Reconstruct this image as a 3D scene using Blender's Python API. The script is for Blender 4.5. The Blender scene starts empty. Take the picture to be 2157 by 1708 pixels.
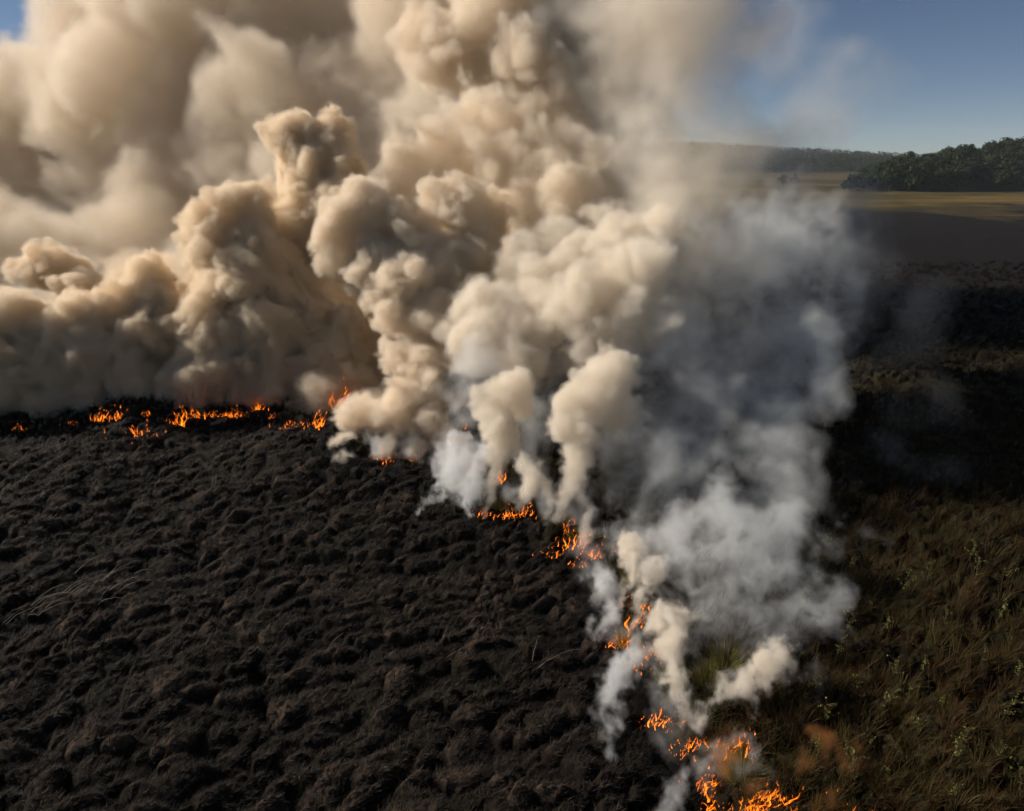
import bpy, math, random
import numpy as np
from mathutils import Vector

S = bpy.context.scene
R = math.radians
random.seed(7)

# ------------------------------------------------------------------ camera, sky, sun, exposure
CAM_H, FOCAL, PW, PH = 12.0, 1457.7, 2157.0, 1708.0      # metres; picture constants used to turn sight lines into places
PITCH = math.atan((854.0 - 333.0) / FOCAL)
cd = bpy.data.cameras.new('camera')
cam = bpy.data.objects.new('camera', cd)
S.collection.objects.link(cam)
S.camera = cam
cam.location = (0, 0, CAM_H)
cam.rotation_euler = (R(90) - PITCH, 0, 0)
cd.sensor_width = 36.0
cd.lens = 36.0 * FOCAL / PW
cd.clip_start = 0.2
cd.clip_end = 20000

SUN_AZ, SUN_EL = R(-70), R(27)           # azimuth from straight ahead, negative = to the left
SUN = Vector((math.sin(SUN_AZ) * math.cos(SUN_EL), math.cos(SUN_AZ) * math.cos(SUN_EL), math.sin(SUN_EL)))
w = bpy.data.worlds.new('World')
S.world = w
w.use_nodes = True
wn = w.node_tree
sky = wn.nodes.new('ShaderNodeTexSky')
sky.sky_type = 'NISHITA'
sky.sun_disc = False
sky.sun_elevation = SUN_EL
sky.sun_rotation = SUN_AZ
sky.altitude = 1800
sky.air_density = 0.65
sky.dust_density = 0.08
sky.ozone_density = 1.5
wn.links.new(sky.outputs[0], wn.nodes['Background'].inputs[0])
wn.nodes['Background'].inputs[1].default_value = 0.05
sl = bpy.data.lights.new('sun', 'SUN')
sl.energy = 5.0
sl.angle = R(0.5)
sl.color = (1.0, 0.93, 0.84)
so = bpy.data.objects.new('sun', sl)
S.collection.objects.link(so)
so.rotation_euler = SUN.to_track_quat('Z', 'Y').to_euler()
S.view_settings.view_transform = 'Standard'
S.view_settings.look = 'None'
S.view_settings.exposure = 0.2
S.view_settings.gamma = 1
cy = S.cycles
cy.use_adaptive_sampling = True
cy.adaptive_threshold = 0.04
cy.adaptive_min_samples = 12
cy.use_denoising = True
cy.max_bounces = 10
cy.volume_bounces = 7
cy.diffuse_bounces = 2
cy.glossy_bounces = 1
cy.transparent_max_bounces = 48
cy.sample_clamp_indirect = 4
cy.volume_step_rate = 4.0
cy.use_light_tree = False
cy.time_limit = 1000
w.cycles.sampling_method = 'NONE'
cy.volume_max_steps = 700

# ------------------------------------------------------------------ helpers
FWD = np.array((0, math.cos(PITCH), -math.sin(PITCH)))
UP = np.array((0, math.sin(PITCH), math.cos(PITCH)))
RT = np.array((1.0, 0, 0))
EYE = np.array((0, 0, CAM_H))


def at(px, py, d):
    return EYE + d * (FWD + (px - PW / 2) / FOCAL * RT - (py - PH / 2) / FOCAL * UP)


def on_ground(px, py, z=0.0):
    v = FWD + (px - PW / 2) / FOCAL * RT - (py - PH / 2) / FOCAL * UP
    return EYE + v * ((z - CAM_H) / v[2])


def tag(o, label=None, cat=None, group=None, kind=None):
    for k, v in (('label', label), ('category', cat), ('group', group), ('kind', kind)):
        if v:
            o[k] = v
    return o


def link(o, parent=None):
    S.collection.objects.link(o)
    if parent is not None:
        o.parent = parent
    return o


def mesh_from(name, verts, faces, mat, col=None, smooth=False, parent=None):
    """verts n x 3; faces: list of int arrays (k x 3 or k x 4)"""
    me = bpy.data.meshes.new(name)
    verts = np.asarray(verts, np.float32)
    me.vertices.add(len(verts))
    me.vertices.foreach_set('co', verts.ravel())
    loops = np.concatenate([np.asarray(f, np.int32).ravel() for f in faces])
    tot = np.concatenate([np.full(len(f), f.shape[1], np.int32) for f in faces])
    me.loops.add(len(loops))
    me.loops.foreach_set('vertex_index', loops)
    me.polygons.add(len(tot))
    st = np.concatenate([[0], np.cumsum(tot)[:-1]]).astype(np.int32)
    me.polygons.foreach_set('loop_start', st)
    if smooth:
        me.polygons.foreach_set('use_smooth', np.ones(len(tot), bool))
    if col is not None:
        a = me.attributes.new('tint', 'FLOAT_COLOR', 'POINT')
        c4 = np.ones((len(verts), 4), np.float32)
        c4[:, :3] = col
        a.data.foreach_set('color', c4.ravel())
    me.update(calc_edges=True)
    me.validate()
    me.materials.append(mat)
    return link(bpy.data.objects.new(name, me), parent)


def new_mat(name):
    m = bpy.data.materials.new(name)
    m.use_nodes = True
    m.node_tree.nodes.clear()
    return m, m.node_tree.nodes, m.node_tree.links.new


def tint_mat(name, rough=0.9, scale=0.0, amount=0.0, translucent=0.0, bump=0.0, spec=0.15):
    m, N, L = new_mat(name)
    out = N.new('ShaderNodeOutputMaterial')
    p = N.new('ShaderNodeBsdfPrincipled')
    p.inputs['Roughness'].default_value = rough
    p.inputs['Specular IOR Level'].default_value = spec
    at_ = N.new('ShaderNodeAttribute')
    at_.attribute_name = 'tint'
    c = at_.outputs['Color']
    tc = N.new('ShaderNodeTexCoord')
    if amount > 0:
        n = N.new('ShaderNodeTexNoise')
        n.inputs['Scale'].default_value = scale
        n.inputs['Detail'].default_value = 6
        n.inputs['Roughness'].default_value = 0.7
        L(tc.outputs['Object'], n.inputs['Vector'])
        n2 = None
        if bump > 0:
            n2 = N.new('ShaderNodeTexNoise')
            n2.inputs['Scale'].default_value = 38
            n2.inputs['Detail'].default_value = 4
            L(tc.outputs['Object'], n2.inputs['Vector'])
        mr = N.new('ShaderNodeMapRange')
        mr.inputs['From Min'].default_value = 0.3
        mr.inputs['From Max'].default_value = 0.7
        mr.inputs['To Min'].default_value = 1 - amount
        mr.inputs['To Max'].default_value = 1 + amount
        L(n.outputs['Fac'], mr.inputs['Value'])
        mx = N.new('ShaderNodeVectorMath')
        mx.operation = 'SCALE'
        L(c, mx.inputs[0])
        L(mr.outputs[0], mx.inputs['Scale'])
        c = mx.outputs[0]
        if bump > 0:
            b = N.new('ShaderNodeBump')
            b.inputs['Strength'].default_value = bump
            b.inputs['Distance'].default_value = 0.05
            ad = N.new('ShaderNodeMath')
            L(n.outputs['Fac'], ad.inputs[0])
            L(n2.outputs['Fac'], ad.inputs[1])
            L(ad.outputs[0], b.inputs['Height'])
            L(b.outputs[0], p.inputs['Normal'])
    L(c, p.inputs['Base Color'])
    sh = p.outputs[0]
    if translucent > 0:
        t = N.new('ShaderNodeBsdfTranslucent')
        L(c, t.inputs['Color'])
        ms = N.new('ShaderNodeMixShader')
        ms.inputs[0].default_value = translucent
        L(sh, ms.inputs[1])
        L(t.outputs[0], ms.inputs[2])
        sh = ms.outputs[0]
    L(sh, out.inputs['Surface'])
    return m


def lattice(shape, vox, wl, rng, offs=0.0):
    """smooth value noise on a regular grid, roughly -1..1; wl = wavelength per axis in metres"""
    ts = [np.arange(n) * (vox / l) + offs for n, l in zip(shape, wl)]
    a = rng.uniform(-1, 1, [int(t[-1]) + 2 for t in ts]).astype(np.float32)
    for ax, t in enumerate(ts):
        i = t.astype(int)
        f = (t - i).astype(np.float32)
        f = f * f * f * (f * (f * 6 - 15) + 10)
        sh = [1] * len(shape)
        sh[ax] = -1
        f = f.reshape(sh)
        a = np.take(a, i, ax) * (1 - f) + np.take(a, i + 1, ax) * f
    return a


def fbm(shape, vox, wl, rng, octaves=4, gain=0.55):
    out, amp, tot = 0, 1.0, 0
    for k in range(octaves):
        out = out + amp * lattice(shape, vox, [l / 2 ** k for l in wl], rng, rng.uniform(0, 1))
        tot += amp
        amp *= gain
    return out / tot * 1.6


def hash2(ix, iy, k):
    h = (ix.astype(np.int64) * 374761393 + iy.astype(np.int64) * 668265263 + k * 974634777) & 0xffffffff
    h = ((h ^ (h >> 13)) * 1274126177) & 0xffffffff
    return ((h ^ (h >> 16)) & 0xffffff) / float(0xffffff)


def vnoise2(x, y, k):
    ix, iy = np.floor(x), np.floor(y)
    fx, fy = x - ix, y - iy
    fx, fy = fx * fx * (3 - 2 * fx), fy * fy * (3 - 2 * fy)
    a, b = hash2(ix, iy, k), hash2(ix + 1, iy, k)
    c, d = hash2(ix, iy + 1, k), hash2(ix + 1, iy + 1, k)
    return ((a * (1 - fx) + b * fx) * (1 - fy) + (c * (1 - fx) + d * fx) * fy) * 2 - 1


def fbm2(x, y, k, octaves=4, gain=0.5):
    o, a = 0, 1.0
    for i in range(octaves):
        o = o + a * vnoise2(x * 2 ** i + 17.3 * i, y * 2 ** i - 9.1 * i, k + i)
        a *= gain
    return o


def lumps(x, y, cell, k, rmin, rmax, stretch=1.0, rot=0.0):
    """height of rounded tussocks standing on a jittered lattice (0..1), and a random number per tussock"""
    c, s = math.cos(rot), math.sin(rot)
    u, v = (x * c + y * s) / (cell * stretch), (-x * s + y * c) / cell
    iu, iv = np.floor(u), np.floor(v)
    h = np.zeros_like(x)
    who = np.zeros_like(x)
    for du in (-1, 0, 1):
        for dv in (-1, 0, 1):
            a, b = iu + du, iv + dv
            cx = a + 0.1 + 0.8 * hash2(a, b, k)
            cv = b + 0.1 + 0.8 * hash2(a, b, k + 1)
            r = rmin + (rmax - rmin) * hash2(a, b, k + 2)
            t = ((u - cx) ** 2 + (v - cv) ** 2) / (r * r)
            hh = np.sqrt(np.clip(1 - t, 0, 1)) * (0.35 + 0.65 * hash2(a, b, k + 3))
            m = hh > h
            h = np.where(m, hh, h)
            who = np.where(m, hash2(a, b, k + 4), who)
    return h, who


# ------------------------------------------------------------------ the fire front on the ground
FRONT_PX = [(-700, 960), (-300, 935), (0, 918), (90, 900), (190, 884), (280, 898), (400, 878), (500, 872), (560, 872), (610, 900),
            (690, 890), (740, 960), (810, 972), (930, 985), (990, 1030), (1010, 1100), (1110, 1092), (1150, 1160), (1260, 1190),
            (1255, 1250), (1290, 1362), (1350, 1400), (1400, 1520), (1440, 1600), (1480, 1690), (1530, 1760), (1600, 1900), (1800, 2600)]
FRONT = np.array([on_ground(*p)[:2] for p in FRONT_PX])
POLY = np.vstack([FRONT, [(8, -40), (-150, -40), (-150, FRONT[0, 1])]])


def front_dist(x, y):
    """distance to the fire front in metres, positive on the burnt side"""
    d = np.full(x.shape, 1e9)
    for (ax, ay), (bx, by) in zip(FRONT[:-1], FRONT[1:]):
        ex, ey = bx - ax, by - ay
        t = np.clip(((x - ax) * ex + (y - ay) * ey) / (ex * ex + ey * ey), 0, 1)
        d = np.minimum(d, (x - ax - t * ex) ** 2 + (y - ay - t * ey) ** 2)
    ins = np.zeros(x.shape, bool)
    n = len(POLY)
    for i in range(n):
        (ax, ay), (bx, by) = POLY[i], POLY[(i + 1) % n]
        if ay != by:
            ins ^= ((ay > y) != (by > y)) & (x < (bx - ax) * (y - ay) / (by - ay) + ax)
    return np.sqrt(d) * np.where(ins, 1, -1)


def terrain(x, y):
    """height, burnt share, random per tussock, lump height"""
    fd = front_dist(x, y) + 0.35 * fbm2(x * 1.1, y * 1.1, 91, 3)
    burnt = np.clip(fd / 0.5 + 0.5, 0, 1)
    near = 1 / (1 + (np.maximum(y, 0) / 50.0) ** 4)
    wx = x + 0.30 * fbm2(x * 0.9, y * 0.9, 5, 3)
    wy = y + 0.30 * fbm2(x * 0.9, y * 0.9, 35, 3)
    h1, w1 = lumps(wx, wy, 0.49, 11, 0.40, 0.75, 1.5, 0.42)
    h2, w2 = lumps(wx + 3.3, wy, 0.27, 51, 0.4, 0.8, 1.3, 0.42)
    fine = fbm2(x * 7, y * 7, 71, 3)
    lo = fbm2(x * 0.22, y * 0.22, 23, 3)
    hb = 0.33 * h1 + 0.11 * h2 + 0.035 * fine + 0.30 * lo
    hu = 0.40 * h1 + 0.16 * h2 + 0.05 * fine + 0.35 * lo + 0.15
    return near * (hb * burnt + hu * (1 - burnt)), burnt, w1, h1


def ground_z(x, y):
    return terrain(np.atleast_1d(np.float64(x)), np.atleast_1d(np.float64(y)))[0]


def build_ground():
    ys = [-30.0, -10.0, 0.0, 4.0]
    y = 6.0
    while y < 5200:
        ys.append(y)
        y += 0.034 if y < 12 else min(0.034 * (y / 12) ** 1.6, 0.04 * y)
    ys = np.array(ys)
    nu = 1150
    u = np.linspace(-1, 1, nu)
    half = 0.88 * np.maximum(ys, 0) + 5.0 + 0.7 * np.maximum(ys - 45, 0)
    X = half[:, None] * u[None, :]
    Y = np.repeat(ys[:, None], nu, 1)
    Z, burnt, who, h1 = terrain(X, Y)
    # colour of what grows there
    n1 = fbm2(X * 0.35, Y * 0.35, 131, 4)
    n2 = fbm2(X * 1.7, Y * 1.7, 151, 3)
    char = np.stack([0.0095 + 0 * X, 0.0060 + 0 * X, 0.0042 + 0 * X], -1)
    olive = np.array((0.018, 0.0155, 0.008))
    lit_top = np.array((0.076, 0.050, 0.033))  # warm highlight of sunlit tussock tops, put into the colour
    t = np.clip(0.35 + 0.5 * n1 + 0.7 * (who - 0.5), 0, 1)[..., None]
    c = char * (1 - t) + olive * t
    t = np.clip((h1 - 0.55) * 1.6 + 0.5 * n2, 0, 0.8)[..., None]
    c = c * (1 - t) + lit_top * t
    fresh = np.clip(1 - front_dist(X, Y) / 3.5 + 0.4 * n1, 0, 1)[..., None]      # just burnt: black
    c = c * (1 - 0.8 * fresh) + 0.8 * fresh * np.array((0.005, 0.004, 0.0035))
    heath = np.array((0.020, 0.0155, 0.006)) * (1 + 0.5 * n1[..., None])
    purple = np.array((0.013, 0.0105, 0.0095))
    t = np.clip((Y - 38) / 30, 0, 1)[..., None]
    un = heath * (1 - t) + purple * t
    edge = 172 + 16 * fbm2(X * 0.03, Y * 0.01, 171, 4) - 0.10 * (X - 60)
    field = np.clip((Y - edge) / 30 + 0.5 * fbm2(X * 0.15, Y * 0.1, 181, 3), 0, 1)[..., None]
    streak = (fbm2(X * 0.012, Y * 0.06, 191, 4) + 0.5 * fbm2(X * 0.08, Y * 0.25, 195, 3))[..., None]
    yellow = np.array((0.125, 0.084, 0.022)) * (1 + 0.35 * streak)
    green = np.array((0.066, 0.052, 0.017))
    s = np.clip(0.5 + streak, 0, 1)
    un = un * (1 - field) + field * (yellow * s + green * (1 - s))
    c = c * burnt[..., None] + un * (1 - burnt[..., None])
    ny = len(ys)
    idx = np.arange(ny * nu).reshape(ny, nu)
    q = np.stack([idx[:-1, :-1], idx[:-1, 1:], idx[1:, 1:], idx[1:, :-1]], -1).reshape(-1, 4)
    V = np.stack([X, Y, Z], -1).reshape(-1, 3)
    m = tint_mat('moor_soil', 0.95, 9.0, 0.55, 0.0, 0.6, 0.1)
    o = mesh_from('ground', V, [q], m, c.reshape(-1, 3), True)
    tag(o, 'dark tussocky moor, burnt black before the fire and still growing beyond it', 'ground', None, 'structure')


build_ground()


# ------------------------------------------------------------------ grass and charred stubble
def blades(base, tip, width, side, bend=None):
    """two-segment blades; all n x 3 arrays"""
    n = len(base)
    mid = 0.5 * (base + tip) + (0 if bend is None else bend)
    sv = side * width[:, None]
    V = np.stack([base - sv, base + sv, mid - 0.7 * sv, mid + 0.7 * sv, tip], 1).reshape(-1, 3)
    k = np.arange(n)[:, None] * 5
    quads = k + np.array([[0, 1, 3, 2]])
    tris = k + np.array([[2, 3, 4]])
    return V, [quads, tris]


def scatter(rng, n, ymin, ymax, power, burnt_side, margin):
    out = []
    got = 0
    while got < n:
        k = n * 2
        y = ymin * (ymax / ymin) ** (rng.random(k) ** power)
        x = (rng.random(k) * 2 - 1) * (0.84 * y + 2.5)
        fd = front_dist(x, y)
        ok = (fd > margin) if burnt_side else (fd < -margin)
        p = np.stack([x[ok], y[ok]], 1)
        out.append(p)
        got += len(p)
    return np.vstack(out)[:n]


def unit(v):
    return v / np.linalg.norm(v, axis=-1, keepdims=True)


M_blade = tint_mat('dry_blade', 0.7, 0, 0, 0.35, 0, 0.2)
rng = np.random.default_rng(3)


def stubble():
    n = 300000
    p = scatter(rng, n, 6.5, 34, 0.9, True, 0.15)
    z, b, who, h1 = terrain(p[:, 0], p[:, 1])
    base = np.column_stack([p, z - 0.01])
    a = rng.normal(0.5, 0.9, n)
    d = unit(np.column_stack([np.cos(a), np.sin(a) * 0.8, rng.uniform(0.1, 0.9, n)]))
    ln = rng.uniform(0.06, 0.22, n) * (0.8 + 0.02 * p[:, 1])
    side = unit(np.cross(d, np.column_stack([rng.normal(0, .4, (n, 2)), np.ones(n)])))
    V, F = blades(base, base + d * ln[:, None], rng.uniform(0.003, 0.007, n) * (0.6 + p[:, 1] / 20), side)
    c = np.array((0.011, 0.0064, 0.0040)) * rng.uniform(0.6, 1.6, (n, 1))
    k = rng.random(n) + 0.30 * (h1 - 0.5)          # random tone, paler on tussock tops as a painted sun highlight
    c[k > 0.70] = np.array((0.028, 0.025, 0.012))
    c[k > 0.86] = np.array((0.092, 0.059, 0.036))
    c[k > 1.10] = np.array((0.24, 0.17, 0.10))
    c *= np.clip(front_dist(p[:, 0], p[:, 1]) / 3.0, 0.4, 1)[:, None]      # freshly burnt strip
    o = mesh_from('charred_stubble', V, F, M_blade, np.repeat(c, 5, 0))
    tag(o, 'charred grass stubble covering the burnt moor', 'stubble', None, 'stuff')


def heath_grass():
    nt = 12000
    p = scatter(rng, nt, 7.5, 85, 0.75, False, 0.25)
    per = 26
    P = np.repeat(p, per, 0)
    n = len(P)
    kind = np.repeat(rng.random(nt), per)
    size = np.repeat(rng.uniform(0.5, 1.25, nt), per)
    a = rng.uniform(0, 2 * np.pi, n)
    rr = rng.uniform(0, 0.16, n) * size
    x, y = P[:, 0] + np.cos(a) * rr, P[:, 1] + np.sin(a) * rr
    z = ground_z(x, y)
    base = np.column_stack([x, y, z - 0.02])
    lean = rng.uniform(0.1, 0.8, n)
    d = unit(np.column_stack([np.cos(a) * lean + 0.18, np.sin(a) * lean, np.ones(n)]))
    ln = rng.uniform(0.25, 0.62, n) * size
    tip = base + d * ln[:, None]
    tip[:, :2] += (d[:, :2] * 0.25 * ln[:, None])
    tip[:, 2] -= 0.12 * ln * lean
    side = unit(np.cross(d, np.column_stack([rng.normal(0, .5, (n, 2)), np.full(n, 0.3)])))
    V, F = blades(base, tip, rng.uniform(0.003, 0.006, n) * (0.6 + P[:, 1] / 22), side, np.column_stack([0 * x, 0 * x, 0.08 * ln]))
    c = np.zeros((n, 3))
    c[:] = (0.062, 0.046, 0.011)
    c[kind > 0.45] = (0.080, 0.042, 0.011)
    c[kind > 0.70] = (0.060, 0.028, 0.010)
    c[kind > 0.90] = (0.105, 0.072, 0.019)
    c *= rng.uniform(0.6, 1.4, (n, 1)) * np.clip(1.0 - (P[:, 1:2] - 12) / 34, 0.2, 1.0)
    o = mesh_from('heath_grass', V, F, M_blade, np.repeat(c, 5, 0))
    tag(o, 'olive and rusty moor grass growing unburnt beyond the flames', 'grass', None, 'stuff')


stubble()
heath_grass()


# ------------------------------------------------------------------ single plants along and beside the front
def tussock_mesh(name, seed, n=420, h=0.75):
    r = np.random.default_rng(seed)
    a = r.uniform(0, 2 * np.pi, n)
    rr = 0.20 * np.sqrt(r.random(n))
    base = np.column_stack([np.cos(a) * rr, np.sin(a) * rr, np.full(n, -0.05)])
    lean = r.uniform(0.05, 0.9, n)
    d = unit(np.column_stack([np.cos(a) * lean, np.sin(a) * lean, np.ones(n)]))
    ln = r.uniform(0.5, 1.0, n) * h
    tip = base + d * ln[:, None]
    tip[:, :2] += np.column_stack([np.cos(a), np.sin(a)]) * (0.22 * ln * lean)[:, None]
    tip[:, 2] -= 0.25 * ln * lean
    side = unit(np.cross(d, r.normal(0, 1, (n, 3))))
    V, F = blades(base, tip, r.uniform(0.003, 0.006, n), side, np.column_stack([0 * a, 0 * a, 0.10 * ln]))
    c = np.where(r.random((n, 1)) > 0.35, np.array([[0.19, 0.19, 0.036]]), np.array([[0.32, 0.25, 0.085]])) * r.uniform(0.6, 1.3, (n, 1))
    o = mesh_from(name, V, F, M_blade, np.repeat(c, 5, 0))
    return o


def put(o, px, py, s=1.0, rz=0.0, sink=0.0):
    p = on_ground(px, py)
    for _ in range(3):
        z = float(ground_z(p[0], p[1])[0])
        p = on_ground(px, py, z)
    o.location = (p[0], p[1], float(ground_z(p[0], p[1])[0]) - sink)
    o.scale = (s, s, s)
    o.rotation_euler = (0, 0, rz)
    return o


TUSS = [(1055, 1072, .9, 'yellow green grass tussock burning at the foot of the slim pale plume'),
        (1082, 1058, .8, 'green grass tussock just right of the slim pale plume foot, not yet alight'),
        (1180, 1100, .8, 'straw tussock smoking under the second pale column'),
        (1225, 1135, 1.0, 'tall straw tussock with flames licking its base, beside the charred edge'),
        (1245, 1150, .8, 'straw and green tussock at the corner where the fire line turns down'),
        (1330, 1240, .9, 'pale tussock under curling smoke above the middle flames'),
        (1360, 1300, .9, 'straw tussock behind the tall orange flame of the fire line'),
        (1320, 1360, .8, 'smoking straw tussock among low flames on the charred edge'),
        (1410, 1440, 1.0, 'straw tussock veiled by hanging pale smoke strands'),
        (1525, 1410, 1.25, 'big green tussock framed by smoke, not yet burnt'),
        (1490, 1440, 1.0, 'green tussock beneath the big one framed by smoke'),
        (1470, 1520, .9, 'straw tussock at the root of the brown smoke ribbon'),
        (1560, 1640, 1.0, 'rusty tussock between the two largest flames')]
for i, (px, py, s, lab) in enumerate(TUSS):
    o = put(tussock_mesh('grass_tussock', 40 + i), px, py, s, i * 1.3)
    tag(o, lab, 'tussock', 'grass tussocks along the fire line')


def tube(pts, r0, r1, sides=4):
    """tapered tube along points: verts, quads"""
    pts = np.asarray(pts, float)
    n = len(pts)
    V, F = [], []
    for i in range(n):
        t = unit(pts[min(i + 1, n - 1)] - pts[max(i - 1, 0)])
        s = np.cross(t, (0.3, 0.9, 0.2))
        s = unit(s)
        b = np.cross(t, s)
        r = r0 + (r1 - r0) * i / (n - 1)
        for k in range(sides):
            a = 2 * np.pi * k / sides
            V.append(pts[i] + r * (np.cos(a) * s + np.sin(a) * b))
    for i in range(n - 1):
        for k in range(sides):
            F.append((i * sides + k, i * sides + (k + 1) % sides, (i + 1) * sides + (k + 1) % sides, (i + 1) * sides + k))
    return np.array(V), np.array(F)


M_bark = tint_mat('bark', 0.9, 12, 0.3)
M_leaf = tint_mat('leaf', 0.55, 0, 0, 0.45, 0, 0.4)


def sapling(seed, h):
    r = np.random.default_rng(seed)
    V, F, C = [], [], []
    nv = 0
    leafV, leafC = [], []

    def add(pts, r0, r1):
        nonlocal nv
        v, f = tube(pts, r0, r1)
        V.append(v)
        F.append(f + nv)
        nv += len(v)
    ts = np.linspace(0, 1, 6)
    bend = r.normal(0, 0.12, 2)
    main = np.column_stack([bend[0] * ts ** 2 * h, bend[1] * ts ** 2 * h, ts * h])
    add(main, 0.010, 0.003)
    twigs = [main[2:]]
    for k in range(7):
        t = r.uniform(0.3, 0.9)
        p = np.array([np.interp(t, ts, main[:, j]) for j in range(3)])
        a = r.uniform(0, 6.28)
        e = p + np.array((np.cos(a), np.sin(a), 0.8)) * h * r.uniform(0.15, 0.32)
        tw = np.array([p, 0.5 * (p + e) + (0, 0, .02), e])
        add(tw, 0.005, 0.002)
        twigs.append(tw)
    for tw in twigs:
        for k in range(9):
            i = r.integers(0, len(tw) - 1)
            p = tw[i] + (tw[i + 1] - tw[i]) * r.random() + r.normal(0, 0.018, 3)
            a = unit(r.normal(0, 1, 3))
            b = unit(np.cross(a, r.normal(0, 1, 3)))
            s = r.uniform(0.016, 0.032)
            leafV.append([p - a * s, p + b * s * .6, p + a * s, p - b * s * .6])
            leafC.append([np.array((0.19, 0.19, 0.036)) * r.uniform(0.6, 1.3)] * 4)
    return np.vstack(V), np.vstack(F), np.array(leafV).reshape(-1, 3), np.array(leafC).reshape(-1, 3)


SAP = []
for i in range(4):
    v, f, lv, lc = sapling(90 + i, 0.75)
    st = mesh_from('stem', v, [f], M_bark, np.tile((0.08, 0.055, 0.035), (len(v), 1)))
    lf = mesh_from('foliage', lv, [np.arange(len(lv)).reshape(-1, 4)], M_leaf, lc)
    SAP.append((st, lf))
sap_px = [(2040, 1190), (2052, 1225), (1800, 1215), (1835, 1300), (1905, 1260), (1750, 1180), (1860, 1325), (1720, 1240), (1660, 1235), (1985, 1330),
          (2100, 1310), (1760, 1395), (1880, 1420), (2060, 1420), (1940, 1400), (1690, 1480), (1800, 1460), (1860, 1500), (1990, 1490), (2110, 1520),
          (1740, 1530), (1930, 1560), (1830, 1590), (2030, 1580), (2100, 1610), (1720, 1600), (1990, 1640), (1870, 1670), (2130, 1670), (1790, 1660),
          (1700, 1300), (1950, 1210), (2120, 1240), (1650, 1320), (2010, 1700), (1910, 1480), (1780, 1340), (2140, 1440)]
used = set()
rr_ = random.Random(5)
for i, (px, py) in enumerate(sap_px):
    k = i % 4
    e = bpy.data.objects.new('birch_sapling', None)
    link(e)
    for src in SAP[k]:
        c = src if k not in used else src.copy()
        if k in used:
            S.collection.objects.link(c)
        c.parent = e
    used.add(k)
    put(e, px, py, rr_.uniform(0.65, 1.2), rr_.uniform(0, 6.28), 0.02)
    tag(e, 'thin young birch with sparse yellow green leaves on the unburnt heath', 'sapling', 'birch saplings on the unburnt heath')

# pale bent stalks left standing on the burnt ground
M_stalk = tint_mat('stalk', 0.6, 30, 0.25)
STALKS = [(90, 1275, 7, 'loop of pale bent bracken stalks at the lower end of the dead clump'),
          (150, 1262, 8, 'pale leaning stalks in the middle of the dead clump on the charred moor'),
          (200, 1235, 7, 'long pale arching stalks at the upper end of the dead clump'),
          (25, 1305, 4, 'short pale stalks at the picture edge below the dead clump'),
          (1085, 1395, 2, 'lone pair of thin straw stalks on the burnt slope facing the lowest flames'),
          (935, 1390, 2, 'two thin reddish stalks standing in the middle of the burnt moor'),
          (655, 1382, 1, 'single bent pale stalk lying across dark tussocks')]
for i, (px, py, n, lab) in enumerate(STALKS):
    r = np.random.default_rng(200 + i)
    V, F, nv = [], [], 0
    for k in range(n):
        p = np.array((r.normal(0, 0.45), r.normal(0, 0.35), 0))
        a = r.normal(0.5, 0.35)
        L_ = r.uniform(0.6, 1.25)
        ts = np.linspace(0, 1, 8)
        arc = np.column_stack([np.cos(a) * ts * L_ * .9, np.sin(a) * ts * L_ * .9, L_ * (0.75 * ts - 0.42 * ts ** 2)]) + r.normal(0, 0.008, (8, 3))
        v, f = tube(p + arc, 0.006, 0.0035)
        V.append(v)
        F.append(f + nv)
        nv += len(v)
    v = np.vstack(V)
    o = mesh_from('dead_stalks' if n > 1 else 'dead_stalk', v, [np.vstack(F)], M_stalk, np.tile((0.26, 0.195, 0.135), (len(v), 1)))
    put(o, px, py, 1.0, 0)
    tag(o, lab, 'stalks')


# ------------------------------------------------------------------ flames
def flame_mat():
    m, N, L = new_mat('flame')
    out = N.new('ShaderNodeOutputMaterial')
    a = N.new('ShaderNodeAttribute')
    a.attribute_name = 'tint'
    em = N.new('ShaderNodeEmission')
    em.inputs['Strength'].default_value = 1.0
    L(a.outputs['Color'], em.inputs['Color'])
    tr = N.new('ShaderNodeBsdfTransparent')
    tc = N.new('ShaderNodeTexCoord')
    nz = N.new('ShaderNodeTexNoise')
    nz.inputs['Scale'].default_value = 16
    nz.inputs['Detail'].default_value = 3
    L(tc.outputs['Object'], nz.inputs['Vector'])
    mr = N.new('ShaderNodeMapRange')
    mr.inputs['From Min'].default_value = 0.36
    mr.inputs['From Max'].default_value = 0.60
    mr.inputs['To Min'].default_value = 0.05
    mr.inputs['To Max'].default_value = 0.80
    L(nz.outputs['Fac'], mr.inputs['Value'])
    ad = N.new('ShaderNodeMixShader')
    L(mr.outputs[0], ad.inputs[0])
    L(tr.outputs[0], ad.inputs[1])
    L(em.outputs[0], ad.inputs[2])
    L(ad.outputs[0], out.inputs['Surface'])
    return m


M_flame = flame_mat()
M_flame.cycles.emission_sampling = 'NONE'


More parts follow.
